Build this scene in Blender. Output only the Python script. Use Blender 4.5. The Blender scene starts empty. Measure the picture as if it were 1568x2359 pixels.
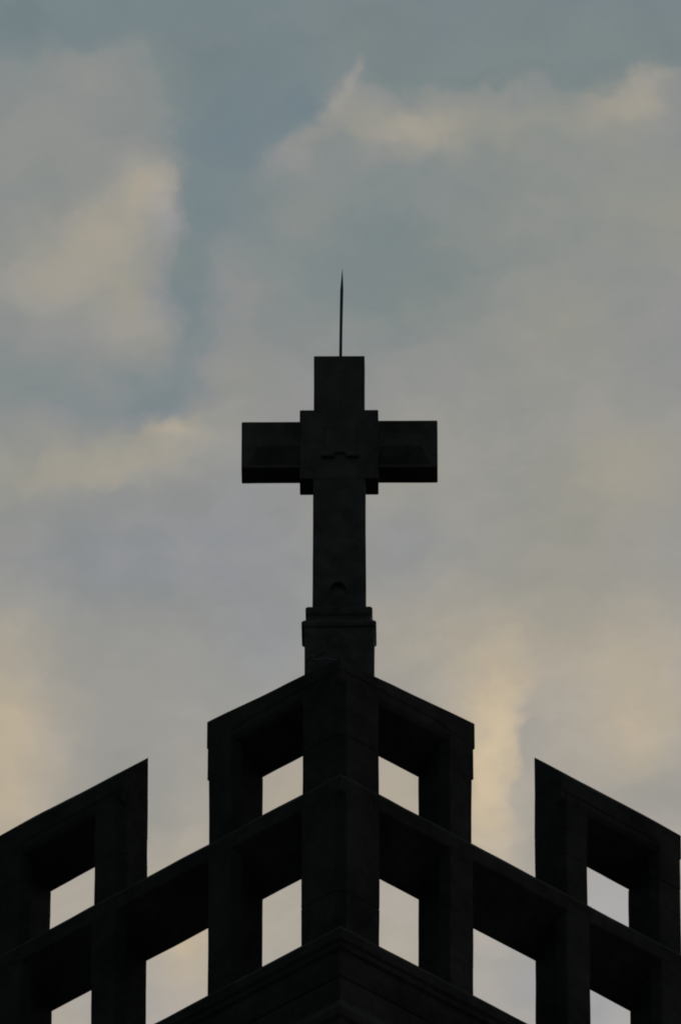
import bpy, bmesh, math, random
from mathutils import Vector, Matrix, noise

C = bpy.context.scene.collection
SC = bpy.context.scene

# ------------------------------------------------------------------ camera
PITCH, ROLL, YAW = math.radians(33.26), math.radians(0.07), math.radians(0.141)
F_PX = 385.0 * 110.0                       # focal length in pixels of a 2000 pixel wide frame
EYE = 1.6
cam = bpy.data.cameras.new('camera')
cam.sensor_fit = 'HORIZONTAL'
cam.sensor_width = 15.8
cam.lens = F_PX * 15.8 / 2000.0
cam.clip_start, cam.clip_end = 1.0, 20000.0
cam_ob = bpy.data.objects.new('camera', cam)
C.objects.link(cam_ob)
fw = Vector((0, math.cos(PITCH), math.sin(PITCH)))
r0 = Vector((1, 0, 0)); u0 = Vector((0, -math.sin(PITCH), math.cos(PITCH)))
RT = r0 * math.cos(ROLL) + u0 * math.sin(ROLL)
UP = u0 * math.cos(ROLL) - r0 * math.sin(ROLL)
cam_ob.matrix_world = Matrix(((RT.x, UP.x, -fw.x, 0), (RT.y, UP.y, -fw.y, 0), (RT.z, UP.z, -fw.z, EYE), (0, 0, 0, 1)))
SC.camera = cam_ob
SC.cycles.filter_width = 1.9          # the lens is a little soft

SC.view_settings.view_transform = 'Standard'
SC.view_settings.look = 'None'
SC.view_settings.exposure = 0.0
SC.view_settings.gamma = 1.0
SC.view_settings.use_curve_mapping = False

# ------------------------------------------------------------------ sky at dusk with soft clouds
SUN_EL, SUN_AZ = math.radians(5), math.radians(14)      # sun low beyond the tower, a little to the right
world = bpy.data.worlds.new('World')
SC.world = world
world.use_nodes = True
W = world.node_tree
W.nodes.clear()
def wn(kind, **kw):
    n = W.nodes.new(kind)
    for k, v in kw.items(): setattr(n, k, v)
    return n
def wl(a, b): W.links.new(a, b)
def wmath(op, a, b=None, c=None, clamp=False):
    n = wn('ShaderNodeMath', operation=op, use_clamp=clamp)
    for i, v in enumerate((a, b, c)):
        if v is None: continue
        if isinstance(v, (int, float)): n.inputs[i].default_value = v
        else: wl(v, n.inputs[i])
    return n.outputs[0]
def wdot(a, vec):
    n = wn('ShaderNodeVectorMath', operation='DOT_PRODUCT')
    wl(a, n.inputs[0])
    if isinstance(vec, Vector): n.inputs[1].default_value = vec
    else: wl(vec, n.inputs[1])
    return n.outputs['Value']
def lin(c):
    return tuple((x / 255 / 12.92) if x / 255 <= .04045 else ((x / 255 + .055) / 1.055) ** 2.4 for x in c) + (1,)

tc = wn('ShaderNodeTexCoord')
dirv = tc.outputs['Generated']
# the part of the sky 33 degrees above the horizon over the tower, in units of about 1.35 degrees
SKY_C, SKY_R, SKY_U = Vector((0, .8362, .5484)), Vector((1, 0, 0)), Vector((0, -.5484, .8362))
SKY_K = 42.35
comb = wn('ShaderNodeCombineXYZ')
wl(wmath('MULTIPLY', wdot(dirv, SKY_R), SKY_K), comb.inputs[0])
wl(wmath('MULTIPLY', wdot(dirv, SKY_U), SKY_K), comb.inputs[1])
wl(wmath('MULTIPLY', wdot(dirv, SKY_C), 1.0), comb.inputs[2])
flat = comb.outputs[0]
# wind-torn edges: two scales of domain warp
def warp(vec, scale, amount, detail):
    n = wn('ShaderNodeTexNoise', noise_dimensions='3D')
    n.inputs['Scale'].default_value = scale
    n.inputs['Detail'].default_value = detail
    n.inputs['Roughness'].default_value = .5
    wl(vec, n.inputs['Vector'])
    s = wn('ShaderNodeVectorMath', operation='SUBTRACT'); wl(n.outputs['Color'], s.inputs[0]); s.inputs[1].default_value = (.5, .5, .5)
    m = wn('ShaderNodeVectorMath', operation='MULTIPLY_ADD'); wl(s.outputs[0], m.inputs[0]); m.inputs[1].default_value = (amount, amount, 0); wl(vec, m.inputs[2])
    return m.outputs[0]
warped = warp(warp(flat, 2.5, .09, 1.0), 8.0, .17, 3.5)
sep = wn('ShaderNodeSeparateXYZ'); wl(warped, sep.inputs[0])

# cloud masses: position and radii (784 to one sky unit), tilt, how much brighter, how much warmer
CLOUDS = [
    (210, 165, 110, 42, 0, 0.178, 0.139), (90, 330, 190, 140, 0, 0.165, 0.458), (330, 300, 60, 110, 0, 0.069, 0.072),
    (270, 500, 120, 50, 22, 0.142, 0.439), (370, 430, 55, 42, 20, 0.209, 0.454), (130, 625, 170, 85, 8, 0.239, 0.525),
    (320, 700, 75, 110, 0, 0.141, 0.465), (560, 300, 95, 170, -18, -0.141, -0.291), (455, 560, 40, 190, 0, -0.118, -0.088),
    (425, 760, 28, 110, 0, -0.074, -0.266), (805, 190, 22, 55, 0, -0.028, -0.224), (760, 290, 60, 70, 0, 0.016, 0.107),
    (925, 315, 75, 42, 5, 0.253, 0.271), (690, 370, 90, 36, 18, -0.000, 0.149), (1120, 270, 220, 60, 6, 0.168, 0.667),
    (1450, 240, 80, 90, 0, 0.224, 0.457), (1330, 430, 240, 130, 0, 0.019, 0.562), (1560, 440, 100, 120, 0, 0.054, 0.556),
    (930, 620, 190, 110, 20, -0.182, 0.702), (540, 650, 60, 90, 0, 0.098, 0.135), (60, 880, 200, 60, -6, -0.089, 0.134),
    (360, 915, 70, 45, 10, -0.182, -0.434), (520, 880, 80, 70, 0, 0.052, 0.374), (270, 1050, 190, 55, 10, 0.199, 0.588),
    (405, 985, 42, 24, 0, 0.216, 0.127), (60, 1070, 110, 45, 0, -0.026, 0.289), (250, 1290, 330, 80, 6, 0.075, -0.614),
    (620, 1260, 110, 110, 0, -0.005, 0.042), (-20, 1680, 130, 300, 0, 0.221, 0.594), (270, 1830, 110, 120, 20, -0.115, -0.050),
    (620, 1500, 100, 120, 0, -0.021, -0.419), (1120, 900, 220, 160, 0, 0.023, 0.139), (940, 1260, 80, 90, 0, -0.065, -0.438),
    (1450, 1050, 120, 90, 0, 0.074, 0.557), (1130, 1590, 75, 75, 0, 0.027, 0.062), (1135, 1760, 62, 190, -4, 0.274, 0.321),
    (1300, 1430, 220, 110, 0, -0.095, 0.248), (1255, 1750, 45, 110, 0, -0.073, -0.143), (1470, 1720, 90, 160, 0, 0.145, 0.406),
    (420, 2200, 90, 160, 0, 0.169, 0.623), (1170, 2240, 110, 110, 0, -0.055, -0.286), (1420, 2060, 100, 120, 0, 0.034, -0.502),
    (805, 260, 45, 60, 0, 0.132, 0.385), (470, 620, 60, 200, 0, -0.004, -0.252), (200, 1310, 330, 90, 0, -0.152, 0.100),
    (600, 1250, 130, 200, 0, 0.011, -0.214), (130, 1560, 80, 60, 0, -0.027, 0.013), (1130, 1640, 90, 90, 0, 0.053, 0.045),
    (1290, 1780, 60, 90, 0, 0.043, 0.194), (1500, 1830, 120, 70, 0, -0.213, -0.148), (1340, 1480, 220, 120, 0, 0.127, 0.206),
    (640, 1850, 80, 120, 0, 0.065, 0.362), (650, 378, 42, 24, 25, 0.149, -0.118), (715, 318, 48, 22, 42, 0.123, 0.186),
    (775, 245, 26, 40, -30, 0.099, -0.045), (812, 180, 14, 40, -15, 0.256, -0.020), (880, 232, 45, 20, -8, 0.091, -0.233),
    (1010, 222, 70, 20, 5, -0.001, 0.026), (1130, 213, 70, 20, 3, 0.034, -0.089), (1250, 212, 70, 20, 8, 0.035, -0.468),
    (1350, 190, 60, 22, 12, -0.162, 0.584), (1475, 172, 50, 30, 8, 0.143, -0.109), (690, 255, 30, 60, -40, -0.127, -0.350),
    (900, 185, 60, 22, -5, -0.106, 0.478), (1060, 180, 90, 18, 3, -0.124, 0.398), (1230, 165, 90, 18, 5, -0.105, 0.218),
    (1390, 135, 60, 22, 12, -0.176, 0.340), (335, 160, 24, 32, 0, 0.026, -0.114), (365, 300, 22, 60, 0, -0.002, 0.162),
    (380, 375, 22, 38, 0, 0.012, -0.137), (412, 425, 17, 32, 0, 0.124, 0.252), (393, 500, 16, 55, 0, 0.155, -0.275),
    (385, 640, 18, 70, 0, 0.036, -0.669), (388, 765, 20, 45, 0, -0.008, -0.074), (220, 128, 85, 16, 0, 0.020, 0.182),
    (425, 400, 16, 60, 0, -0.052, -0.239), (432, 520, 18, 60, 0, -0.010, -0.114), (428, 650, 16, 70, 0, -0.064, 0.079),
    (430, 972, 24, 18, 10, -0.008, 0.444), (335, 980, 45, 14, 8, 0.068, 0.526), (190, 985, 90, 14, 10, -0.015, 0.063),
    (335, 940, 60, 16, 8, 0.036, -0.250), (240, 1150, 150, 24, 6, -0.021, -0.126), (1186, 1640, 13, 60, 0, 0.009, 0.040),
    (1196, 1740, 12, 70, -4, 0.031, 0.145), (1222, 1680, 16, 90, -3, -0.116, -0.042), (1080, 1545, 40, 20, 30, 0.006, 0.093),
    (1500, 60, 70, 55, 8, -0.189, 0.695), (1200, 60, 111, 87, 8, -0.154, 0.806), (500, 100, 112, 88, 8, -0.121, 0.792),
    (909, 75, 94, 74, 8, -0.141, 0.648), (60, 60, 54, 42, 8, -0.182, 0.643), (1367, 2326, 138, 108, 8, -0.108, -0.659),
    (1540, 140, 46, 36, 8, -0.206, 0.408), (700, 475, 69, 54, 8, 0.024, 0.577), (784, 60, 82, 64, 8, -0.062, 0.638),
    (909, 1110, 137, 107, 8, 0.056, 0.481), (1328, 1203, 138, 108, 8, -0.042, 0.470), (1284, 750, 130, 102, 8, 0.036, 0.526),
    (1534, 340, 79, 62, 8, -0.025, -0.542), (390, 2310, 134, 105, 8, -0.144, -0.548), (912, 1816, 138, 108, 8, 0.054, 0.339),
    (163, 947, 46, 36, 8, 0.014, -0.510), (932, 1436, 138, 108, 8, 0.046, 0.340), (430, 600, 46, 36, 8, -0.039, 0.532),
]
hgt = sep.outputs['Y']
base_s = wmath('MULTIPLY_ADD', sep.outputs['X'], .05, wmath('MULTIPLY_ADD', hgt, -.20, .48))
fine = wn('ShaderNodeTexNoise'); fine.inputs['Scale'].default_value = 3.2; fine.inputs['Detail'].default_value = 6.0; fine.inputs['Roughness'].default_value = .55
wl(flat, fine.inputs['Vector'])
tuft_map = wn('ShaderNodeMapping'); tuft_map.inputs['Rotation'].default_value = (0, 0, math.radians(-28)); tuft_map.inputs['Scale'].default_value = (5.5, 10, 1)
wl(warped, tuft_map.inputs['Vector'])
tuft = wn('ShaderNodeTexNoise'); tuft.inputs['Scale'].default_value = 1.0; tuft.inputs['Detail'].default_value = 5.0; tuft.inputs['Roughness'].default_value = .5
wl(tuft_map.outputs[0], tuft.inputs['Vector'])
fine_c = wmath('MULTIPLY_ADD', wmath('SUBTRACT', tuft.outputs['Fac'], .5), .95, wmath('SUBTRACT', fine.outputs['Fac'], .5))
s_val = wmath('MULTIPLY_ADD', fine_c, .23, base_s)
w_val = wmath('MULTIPLY_ADD', fine_c, -.28, wmath('MULTIPLY_ADD', hgt, -.19, .42))
hom = wn('ShaderNodeCombineXYZ'); wl(sep.outputs['X'], hom.inputs[0]); wl(sep.outputs['Y'], hom.inputs[1]); hom.inputs[2].default_value = 1
for (x, y, rx, ry, rot, ds, dw) in CLOUDS:
    px, py, a = (x - 784) / 784, (1179 - y) / 784, math.radians(rot)
    axis = []
    for ux, uy, r in ((math.cos(a), math.sin(a), rx * 1.35 / 784), (-math.sin(a), math.cos(a), ry * 1.35 / 784)):
        axis.append(wdot(hom.outputs[0], Vector((ux / r, uy / r, -(px * ux + py * uy) / r))))
    q = wmath('MULTIPLY_ADD', axis[1], axis[1], wmath('MULTIPLY', axis[0], axis[0]))
    e = wmath('POWER', .3679, q)
    s_val = wmath('MULTIPLY_ADD', e, ds, s_val)
    w_val = wmath('MULTIPLY_ADD', e, dw * .88, w_val)

def ramp(fac, stops):
    n = wn('ShaderNodeValToRGB'); n.color_ramp.interpolation = 'LINEAR'
    e = n.color_ramp.elements
    e[0].position, e[0].color = stops[0][0], lin(stops[0][1])
    e[1].position, e[1].color = stops[-1][0], lin(stops[-1][1])
    for p, c in stops[1:-1]:
        k = e.new(p); k.color = lin(c)
    wl(fac, n.inputs[0]); return n.outputs[0]
cool = ramp(s_val, [(0, (112, 130, 138)), (.2, (121, 134, 138)), (.4, (138, 141, 144)), (.6, (152, 153, 155)), (.8, (168, 168, 171)), (1, (186, 186, 187))])
warm = ramp(s_val, [(0, (116, 130, 133)), (.2, (128, 137, 136)), (.4, (146, 147, 140)), (.6, (164, 158, 145)), (.8, (185, 172, 151)), (1, (210, 190, 156))])
cloudmix = wn('ShaderNodeMix', data_type='RGBA'); cloudmix.clamp_factor = True
wl(w_val, cloudmix.inputs['Factor']); wl(cool, cloudmix.inputs['A']); wl(warm, cloudmix.inputs['B'])

sky = wn('ShaderNodeTexSky', sky_type='NISHITA', sun_disc=False)
sky.sun_elevation, sky.sun_rotation = SUN_EL, SUN_AZ
sky.air_density, sky.dust_density = 1.0, 2.0
clear = wn('ShaderNodeVectorMath', operation='SCALE'); wl(sky.outputs[0], clear.inputs[0]); clear.inputs['Scale'].default_value = 1.0
# clouds are stored at display brightness; the background strength below is 0.1
cscaled = wn('ShaderNodeVectorMath', operation='SCALE'); wl(cloudmix.outputs['Result'], cscaled.inputs[0]); cscaled.inputs['Scale'].default_value = 10.0
cover = wn('ShaderNodeMapRange', interpolation_type='SMOOTHSTEP'); cover.inputs['From Min'].default_value = -.25; cover.inputs['From Max'].default_value = .35
cover.inputs['To Min'].default_value = .75
wl(s_val, cover.inputs['Value'])
over = wn('ShaderNodeMix', data_type='RGBA')
wl(cover.outputs[0], over.inputs['Factor']); wl(clear.outputs[0], over.inputs['A']); wl(cscaled.outputs[0], over.inputs['B'])
# the dusk sky fades away from the sunset
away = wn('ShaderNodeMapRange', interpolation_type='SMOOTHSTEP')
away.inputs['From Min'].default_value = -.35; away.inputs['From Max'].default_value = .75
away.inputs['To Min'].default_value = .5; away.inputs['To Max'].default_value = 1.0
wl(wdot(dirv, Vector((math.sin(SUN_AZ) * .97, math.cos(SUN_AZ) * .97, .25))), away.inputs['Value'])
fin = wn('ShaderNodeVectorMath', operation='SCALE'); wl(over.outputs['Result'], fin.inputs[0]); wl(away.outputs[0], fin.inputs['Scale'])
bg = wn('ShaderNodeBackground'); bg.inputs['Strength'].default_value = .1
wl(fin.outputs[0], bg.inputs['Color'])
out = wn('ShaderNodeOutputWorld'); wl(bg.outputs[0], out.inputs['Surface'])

# ------------------------------------------------------------------ sun, veiled by cloud and nearly down
sun = bpy.data.lights.new('sun', 'SUN'); sun.energy = .5; sun.angle = math.radians(10); sun.color = (1, .82, .62)
sun_ob = bpy.data.objects.new('sun', sun); C.objects.link(sun_ob)
sd = Vector((math.sin(SUN_AZ) * math.cos(SUN_EL), math.cos(SUN_AZ) * math.cos(SUN_EL), math.sin(SUN_EL)))
sun_ob.rotation_euler = sd.to_track_quat('Z', 'Y').to_euler()

# ------------------------------------------------------------------ materials
def stone(name, dark, light, rough=.95):
    m = bpy.data.materials.new(name); m.use_nodes = True
    t = m.node_tree; b = t.nodes['Principled BSDF']
    co = t.nodes.new('ShaderNodeTexCoord')
    def nz(sc, det, ro=.6):
        n = t.nodes.new('ShaderNodeTexNoise'); n.inputs['Scale'].default_value = sc; n.inputs['Detail'].default_value = det; n.inputs['Roughness'].default_value = ro
        t.links.new(co.outputs['Object'], n.inputs['Vector']); return n
    big, mid, grit = nz(1.7, 5), nz(7, 6, .7), nz(60, 4)
    a = t.nodes.new('ShaderNodeMath'); a.operation = 'MULTIPLY_ADD'; t.links.new(big.outputs['Fac'], a.inputs[0]); a.inputs[1].default_value = .9
    h = t.nodes.new('ShaderNodeMath'); h.operation = 'MULTIPLY'; t.links.new(mid.outputs['Fac'], h.inputs[0]); h.inputs[1].default_value = .6
    t.links.new(h.outputs[0], a.inputs[2])
    rp = t.nodes.new('ShaderNodeValToRGB'); e = rp.color_ramp.elements
    e[0].position, e[0].color = .5, tuple(dark) + (1,)
    e[1].position, e[1].color = 1.0, tuple(light) + (1,)
    t.links.new(a.outputs[0], rp.inputs[0]); t.links.new(rp.outputs[0], b.inputs['Base Color'])
    b.inputs['Roughness'].default_value = rough
    b.inputs['Specular IOR Level'].default_value = .15
    bp = t.nodes.new('ShaderNodeBump'); bp.inputs['Strength'].default_value = .5; bp.inputs['Distance'].default_value = .012
    ad = t.nodes.new('ShaderNodeMath'); ad.operation = 'ADD'; t.links.new(mid.outputs['Fac'], ad.inputs[0]); t.links.new(grit.outputs['Fac'], ad.inputs[1])
    t.links.new(ad.outputs[0], bp.inputs['Height']); t.links.new(bp.outputs[0], b.inputs['Normal'])
    return m
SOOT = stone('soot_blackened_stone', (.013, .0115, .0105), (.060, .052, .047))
CROSS = stone('dark_cross_stone', (.036, .031, .028), (.125, .111, .101))
MORTAR = stone('pale_mortar', (.10, .11, .11), (.22, .23, .23))
GROUND = stone('dark_paving', (.04, .04, .04), (.07, .07, .065))
ROD = bpy.data.materials.new('dark_blue_painted_iron'); ROD.use_nodes = True
_b = ROD.node_tree.nodes['Principled BSDF']
_n = ROD.node_tree.nodes.new('ShaderNodeTexNoise'); _n.inputs['Scale'].default_value = 25
_r = ROD.node_tree.nodes.new('ShaderNodeValToRGB'); _r.color_ramp.elements[0].color = (.02, .02, .07, 1); _r.color_ramp.elements[1].color = (.045, .044, .12, 1)
ROD.node_tree.links.new(_n.outputs['Fac'], _r.inputs[0]); ROD.node_tree.links.new(_r.outputs[0], _b.inputs['Base Color'])
_b.inputs['Roughness'].default_value = .6

# ------------------------------------------------------------------ helpers
def weather(p, amt=1.0):
    v = noise.noise_vector(p * 2.3 + Vector((7, 3, 1))) * .005 + noise.noise_vector(p * 11) * .0016
    return p + v * amt
def loft(bm, sections, closed=False, amt=1.0):
    rings = [[bm.verts.new(weather(Vector(p), amt)) for p in s] for s in sections]
    n = len(rings[0]); m = len(rings)
    for i in range(m if closed else m - 1):
        a, b = rings[i], rings[(i + 1) % m]
        for j in range(n):
            bm.faces.new((a[j], a[(j + 1) % n], b[(j + 1) % n], b[j]))
    if not closed:
        bm.faces.new(list(reversed(rings[0]))); bm.faces.new(rings[-1])
def cut(poly, r=.007):
    """the polygon with each corner cut back a little, so that arrises are not razor sharp"""
    res = []; n = len(poly)
    for i, p in enumerate(poly):
        p = Vector(p)
        for q in (Vector(poly[i - 1]), Vector(poly[(i + 1) % n])):
            d = q - p
            res.append(tuple(p + d.normalized() * min(r, d.length * .3)))
    return res
def shrink(poly, ins):
    cx = sum(p[0] for p in poly) / len(poly); cy = sum(p[1] for p in poly) / len(poly)
    sx = max(abs(p[0] - cx) for p in poly); sy = max(abs(p[1] - cy) for p in poly)
    return [(cx + (p[0] - cx) * (1 - ins / sx), cy + (p[1] - cy) * (1 - ins / sy)) for p in poly]
def frange(a, b, step):
    n = max(1, round(abs(b - a) / step)); return [a + (b - a) * i / n for i in range(n + 1)]
def obj(name, bm, mat, parent=None):
    bmesh.ops.recalc_face_normals(bm, faces=bm.faces[:])
    me = bpy.data.meshes.new(name); bm.to_mesh(me); bm.free()
    me.materials.append(mat)
    o = bpy.data.objects.new(name, me); C.objects.link(o); o.parent = parent
    return o
def empty(name, loc, rotz=0):
    o = bpy.data.objects.new(name, None); C.objects.link(o)
    o.location = loc; o.rotation_euler = (0, 0, rotz); o.empty_display_size = .3
    return o
def tag(o, label, cat): o['label'] = label; o['category'] = cat
def boolean_cut(o, cutters):
    for bm in cutters:
        c = obj('cutter', bm, SOOT, o.parent); md = o.modifiers.new('cut', 'BOOLEAN'); md.object = c; md.solver = 'EXACT'; md.operation = 'DIFFERENCE'
        dg = bpy.context.evaluated_depsgraph_get()
        me = bpy.data.meshes.new_from_object(o.evaluated_get(dg))
        o.modifiers.clear(); o.data = me; bpy.data.objects.remove(c)

# ------------------------------------------------------------------ ground
ZR = 58.589 + EYE                      # height of the parapet rail above the ground
bm = bmesh.new(); G = 6000
bmesh.ops.create_grid(bm, x_segments=24, y_segments=24, size=G)
g = obj('ground', bm, GROUND); g['kind'] = 'structure'

# ------------------------------------------------------------------ church tower, one corner towards the viewer
S = 8.485
ang = math.pi / 4 - YAW
corner = Vector((.0025, 93.098, 0))
centre = corner + Matrix.Rotation(ang, 3, 'Z') @ Vector((S / 2, S / 2, 0))
tower = empty('church_tower', centre, ang)
tag(tower, 'blackened stone church tower top with open crenellated parapet carrying the cross', 'church tower')
def P(p, q, z): return (p - S / 2, q - S / 2, z + ZR)        # p along the right wall, q along the left wall, both from the near corner
def ring(profile, stations=36):
    secs = []
    for k in range(4):
        for i in range(stations):
            u = i / stations; sec = []
            for d, z in profile:
                t = d + (S - 2 * d) * u
                p, q = [(t, d), (S - d, t), (S - t, S - d), (d, S - t)][k]
                sec.append(P(p, q, z))
            secs.append(sec)
    bm = bmesh.new(); loft(bm, secs, closed=True); return bm
def turned(o, k, parent):
    c = o.copy(); C.objects.link(c); c.parent = parent
    return c

# walls and bands below the parapet
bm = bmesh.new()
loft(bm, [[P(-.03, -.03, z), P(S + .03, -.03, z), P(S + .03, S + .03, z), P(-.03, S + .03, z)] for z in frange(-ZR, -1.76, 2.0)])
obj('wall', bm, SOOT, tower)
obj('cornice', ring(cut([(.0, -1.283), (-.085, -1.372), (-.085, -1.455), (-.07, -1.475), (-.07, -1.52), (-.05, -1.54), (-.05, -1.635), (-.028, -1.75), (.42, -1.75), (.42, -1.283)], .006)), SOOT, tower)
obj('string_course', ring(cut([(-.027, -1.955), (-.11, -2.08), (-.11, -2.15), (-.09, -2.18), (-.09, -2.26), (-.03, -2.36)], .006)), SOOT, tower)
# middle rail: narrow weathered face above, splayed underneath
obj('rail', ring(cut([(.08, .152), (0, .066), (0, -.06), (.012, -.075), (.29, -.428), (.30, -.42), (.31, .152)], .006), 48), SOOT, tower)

def pier_bm(t0, t1, d0, d1, za, zb, mirror=False, ch=.06, joints=(), grow=None):
    """a square pier with the front arris nearer to the tower corner chamfered; joints are thin open beds"""
    poly = [(t0 + ch, d0), (t1, d0), (t1, d1), (t0, d1), (t0, d0 + ch)]
    secs = []
    zs = [(z, 0) for z in frange(za, zb, .11) if all(abs(z - j) > .03 for j in joints)]
    for j in joints: zs += [(j - .007, 0), (j - .002, .003), (j + .002, .003), (j + .006, 0)]
    rnd = random.Random(int(t0 * 1000) + int(za * 100))
    shifts = [(0, 0)] + [(rnd.uniform(-.002, .002), rnd.uniform(-.003, .002)) for _ in joints]
    for z, ins in sorted(zs):
        n = sum(z > j for j in joints); sx, sy = shifts[n]
        pl = shrink(poly, ins) if ins else poly
        if grow and z > grow[0]: pl = [(t + (grow[1] if t == t1 else 0), d) for t, d in pl]
        pl = cut(pl)
        if mirror: secs.append([P(S - (t + sx), d + sy, z) for t, d in pl])
        else: secs.append([P(t + sx, d + sy, z) for t, d in pl])
    bm = bmesh.new(); loft(bm, secs); return bm
def corner_bm(d0, w, za, zb, ch, joints=()):
    poly = [(d0 + ch, d0), (d0 + w, d0), (d0 + w, d0 + w), (d0, d0 + w), (d0, d0 + ch)]
    zs = [(z, 0) for z in frange(za, zb, .11) if all(abs(z - j) > .03 for j in joints)]
    for j in joints: zs += [(j - .008, 0), (j - .003, .006), (j + .003, .006), (j + .007, 0)]
    bm = bmesh.new(); loft(bm, [[P(p, q, z) for p, q in cut(shrink(poly, i) if i else poly)] for z, i in sorted(zs)]); return bm
def four(o, kids=()):
    """the same part on each of the four walls, turned about the middle of the tower"""
    for k in (1, 2, 3):
        c = o.copy(); C.objects.link(c); c.parent = tower; c.rotation_euler.z = k * math.pi / 2
        for s in kids:
            d = s.copy(); C.objects.link(d); d.parent = c
BAYS = [(1.125, 1.443), (2.405, 2.728), (3.462, 3.782)]
for (a, b) in BAYS:
    for mir in (False, True):
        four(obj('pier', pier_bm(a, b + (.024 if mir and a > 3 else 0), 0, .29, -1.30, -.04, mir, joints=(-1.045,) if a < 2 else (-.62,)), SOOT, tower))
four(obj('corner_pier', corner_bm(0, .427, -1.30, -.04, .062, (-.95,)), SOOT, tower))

# merlons: lintel with splayed underside > piers, sloped coping
def lintel_prof(t): return [(.083, 1.12), (.083, 1.035), (.10, .99), (.368, .748), (.369, 1.12)]
def cop_prof(zb, zf, rise=.272): return cut([(.078, zb), (.078, zf), (.371, zf + rise), (.371, zb)], .006)
def wob(t, k): return noise.noise(Vector((t * 1.7, k, 0))) * .004
def merlon(t0, t1, z0, z1, mir):
    def pt(t, d, z): return P(S - t, d, z) if mir else P(t, d, z)
    sec = []; cs = []
    for t in frange(t0 + .004, t1 - .004, .1): sec.append([pt(t, d, z) for d, z in cut(lintel_prof(t), .005)])
    bm = bmesh.new(); loft(bm, sec); o = obj('merlon', bm, SOOT, tower)
    for t in frange(t0 + .008, t1 + .006, .1):
        u = (t - t0) / (t1 - t0); zb = 1.085 + wob(t, 3) - .05 * max(0, u - .75) * 4
        cs.append([pt(t, d, z) for d, z in cop_prof(zb, z0 + (z1 - z0) * u + wob(t, 5))])
    bm = bmesh.new(); loft(bm, cs); kids = [obj('coping', bm, SOOT, o)]
    kids.append(obj('pier', pier_bm(t0, t0 + .30, .08, .37, .05, 1.08, mir, joints=(.52, .745)), SOOT, o))
    kids.append(obj('pier', pier_bm(t1 - .30, t1, .08, .37, .05, 1.08, mir, joints=(.50, .745), ch=.055), SOOT, o))
    four(o, kids)
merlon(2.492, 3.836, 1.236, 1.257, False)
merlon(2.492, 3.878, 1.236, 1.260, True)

# corner merlon: two arms meeting over the corner pier
T1 = 1.53
us = [1 - x for x in frange(0, 1, .075)]
def ell(prof_of, t_end):
    secs = []
    for side in (1, 0):
        for u in (us if side else list(reversed(us))[1:]):
            sec = []
            for d, z in prof_of(u, side):
                t = d + (t_end - d) * u
                sec.append(P(d, t, z) if side else P(t, d, z))
            secs.append(sec)
    return secs
def cop_corner(u, side):
    zb = 1.105 - .075 * max(0, (u - .72) / .28) + wob(u * 1.5, 9 + side)
    return cop_prof(zb, (1.205 + .070 * u if side else 1.180 + .080 * u) + wob(u * 1.5, 11 + side) * .5, .25)
bm = bmesh.new(); loft(bm, ell(lambda u, s: cut(lintel_prof(0), .005), T1 - .006)); cm = obj('corner_merlon', bm, SOOT, tower)
bm = bmesh.new(); loft(bm, ell(cop_corner, T1 + .012)); kids = [obj('coping', bm, SOOT, cm)]
kids.append(obj('corner_pier', corner_bm(.08, .418, .05, 1.08, .062, (.528,)), SOOT, cm))
pb = pier_bm(1.208, 1.513, .08, .37, .05, 1.08, False, joints=(.745,), grow=(.745, .018))
kids.append(obj('pier', pb, SOOT, cm))
# the pier of the other arm, mirrored about the corner's diagonal
def diag(bm):
    for v in bm.verts: v.co.x, v.co.y = v.co.y, v.co.x
    return bm
kids.append(obj('pier', diag(pier_bm(1.214, 1.525, .08, .37, .05, 1.08, False, joints=(.742,), grow=(.742, .014))), SOOT, cm))
four(cm, kids)
bm = bmesh.new(); loft(bm, [[P(.3, .3, z), P(S - .3, .3, z), P(S - .3, S - .3, z), P(.3, S - .3, z)] for z in (-1.9, -1.5)])
obj('roof_deck', bm, SOOT, tower)

# ------------------------------------------------------------------ stone cross over the near corner
cx = Vector((-.004, 93.098 + .53, ZR + 1.10))
cross = empty('stone_cross', cx, math.radians(-.6))
tag(cross, 'dark carved stone cross with stepped centre on a moulded pedestal above the parapet corner', 'cross')
def box_secs(rows, step=None):
    return [[(xc - hx, -hy, z), (xc + hx, -hy, z), (xc + hx, hy, z), (xc - hx, hy, z)] for z, xc, hx, hy in rows]
def zr(rows): return [(z - 1.10, xc, hx, hy) for z, xc, hx, hy in rows]
def xloft(rows, r=.007):
    secs = []
    for z, xc, hx, hy in zr(rows):
        pl = cut([(xc - hx, -hy), (xc + hx, -hy), (xc + hx, hy), (xc - hx, hy)], r)
        secs.append([(x, y, z) for x, y in pl])
    bm = bmesh.new(); loft(bm, secs, amt=.3); return bm
ped = obj('pedestal', xloft([(z, -.002, .268 + .004 * (z - 1.1), .142) for z in frange(1.10, 1.672, .09)] + [(1.70, -.002, .27, .14)]), CROSS, cross)
obj('moulding', xloft([(1.665, -.006, .280, .150), (1.672, -.006, .287, .154), (1.690, -.006, .289, .157), (1.706, -.006, .289, .157), (1.718, -.006, .284, .152), (1.727, -.006, .272, .14), (1.735, -.006, .262, .13)], .012), CROSS, ped)
obj('moulding', xloft([(1.728, -.006, .248, .128), (1.775, -.006, .244, .124), (1.786, -.006, .252, .131), (1.795, -.006, .258, .137), (1.845, -.006, .259, .138), (1.856, -.006, .254, .134), (1.864, -.006, .240, .12)], .012), CROSS, ped)
bm = bmesh.new()
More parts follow.
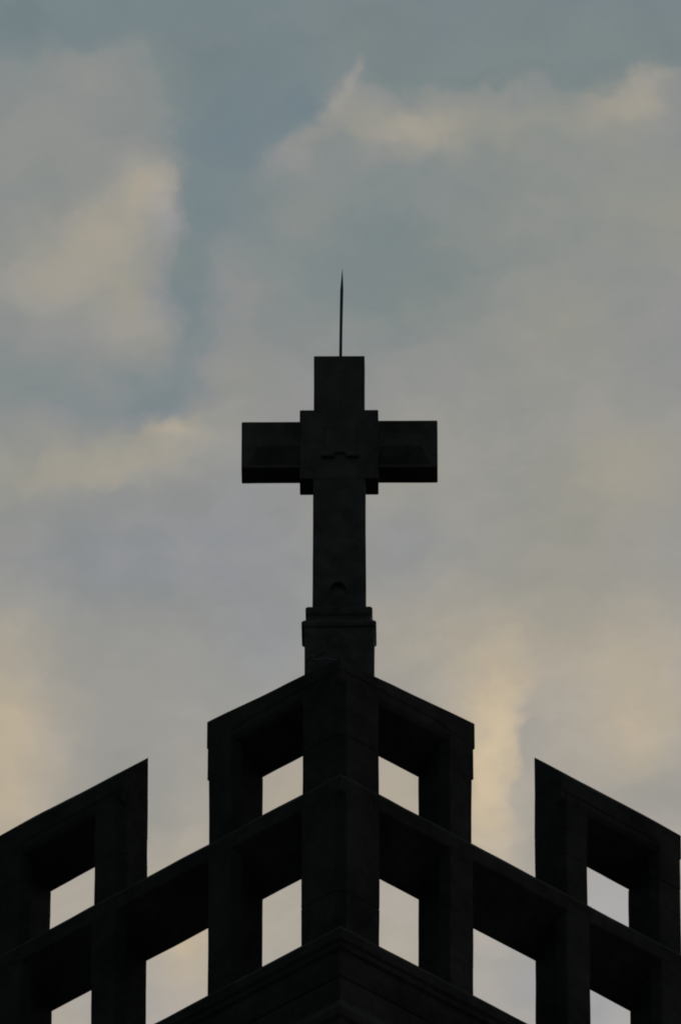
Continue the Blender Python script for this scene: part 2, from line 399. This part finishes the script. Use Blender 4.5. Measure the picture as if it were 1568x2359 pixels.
for path in ([(-.262, 1.375), (-.225, 1.40), (-.19, 1.395), (-.15, 1.435), (-.11, 1.45)], [(-.215, 1.372), (-.16, 1.362), (-.10, 1.377), (-.05, 1.362), (.02, 1.358)], [(.088, 1.45), (.108, 1.435), (.112, 1.39), (.118, 1.345)]):
    loft(bm, [[(x, -.147, z - 1.1 - .004), (x + .002, -.147, z - 1.1 + .004), (x, -.138, z - 1.1 + .005), (x, -.138, z - 1.1 - .005)] for x, z in path], amt=.6)
obj('mortar_joint', bm, MORTAR, ped)
shaft = obj('shaft', xloft([(z, -.004, .2075 - .0035 * (z - 1.85), .115) for z in frange(1.85, 3.053, .1)]), CROSS, cross)
# small arched socket near the foot of the shaft
bm = bmesh.new(); arch = [(-.062, 1.95), (.062, 1.95)] + [(.062 * math.cos(math.radians(a)), 2.035 + .062 * math.sin(math.radians(a))) for a in (10, 50, 78, 102, 130, 170)]
loft(bm, [[(x - .012, -.15, z - 1.10) for x, z in arch], [(x - .012, -.117 + .05 * (z - 1.95) / .15, z - 1.10) for x, z in arch]], amt=0)
boolean_cut(shaft, [bm])
ctr = obj('crossing', xloft([(z, -.007, .306, .117) for z in frange(3.055, 3.694, .08)], .009), CROSS, cross)
obj('upper_arm', xloft([(z, -.006, .1985, .114) for z in frange(3.696, 4.203, .1)]), CROSS, cross)
def arm(sign, x_in, x_out, zt, zb):
    secs = []
    L = x_out - x_in
    for x, c in [(x_in, 1)] + [(x_in + L * f, 1) for f in (.2, .4, .6)] + [(x_out - .125, 1), (x_out - .055, 0), (x_out - .02, 0), (x_out - .006, 0), (x_out, -.1)]:
        a = max(c, 0); e = .006 if c < 0 else 0; yf = -.113 + e
        pts = [(.113 - e, zb + e), (.113 - e, zt - e), (yf, zt - e), (yf + .012 * a, zt - .125), (yf, zb + .20), (yf + .075 * a, zb + .034), (yf, zb + .026), (yf, zb + e)]
        secs.append([(sign * x, y, z - 1.10) for y, z in cut(pts, .004)])
    bm = bmesh.new(); loft(bm, secs, amt=.3); return obj('arm', bm, CROSS, cross)
arm(-1, .285, .766, 3.590, 3.160)
arm(1, .275, .760, 3.597, 3.160)
# raised square on the centre with two small brackets under it
def slab(x0, x1, z0, z1, y0, y1, e=.006):
    bm = bmesh.new()
    loft(bm, [[(x0, y1, z0 - 1.1), (x1, y1, z0 - 1.1), (x1, y1, z1 - 1.1), (x0, y1, z1 - 1.1)], [(x0, y0 + e, z0 - 1.1), (x1, y0 + e, z0 - 1.1), (x1, y0 + e, z1 - 1.1), (x0, y0 + e, z1 - 1.1)],
              [(x0 + e, y0, z0 - 1.1 + e), (x1 - e, y0, z0 - 1.1 + e), (x1 - e, y0, z1 - 1.1 - e), (x0 + e, y0, z1 - 1.1 - e)]], amt=.4); return bm
obj('plaque', slab(-.115, .118, 3.285, 3.535, -.134, -.116), CROSS, ctr)
for xa in (-.145, .045): obj('bracket', slab(xa, xa + .1, 3.245, 3.287, -.15, -.116), CROSS, ctr)

# ------------------------------------------------------------------ pointed rod on top of the cross
rod_base = (cx.x + .003, cx.y, ZR + 4.19)
bm = bmesh.new(); secs = []
for h, x, r in [(0, 0, .0105), (.2, .0015, .0105), (.45, .0045, .0105), (.62, .0075, .0108), (.70, .009, .0112), (.76, .0105, .0085), (.85, .0125, .0038), (.90, .0135, .0012)]:
    secs.append([(x + 1.15 * r * math.cos(a * math.pi / 6), 1.15 * r * math.sin(a * math.pi / 6), h * 1.012) for a in range(12)])
loft(bm, secs, amt=0)
rod = obj('lightning_rod', bm, ROD); rod.location = rod_base
for f in rod.data.polygons: f.use_smooth = True
tag(rod, 'thin dark blue metal spike with a sharp tip rising from the cross top', 'lightning rod')
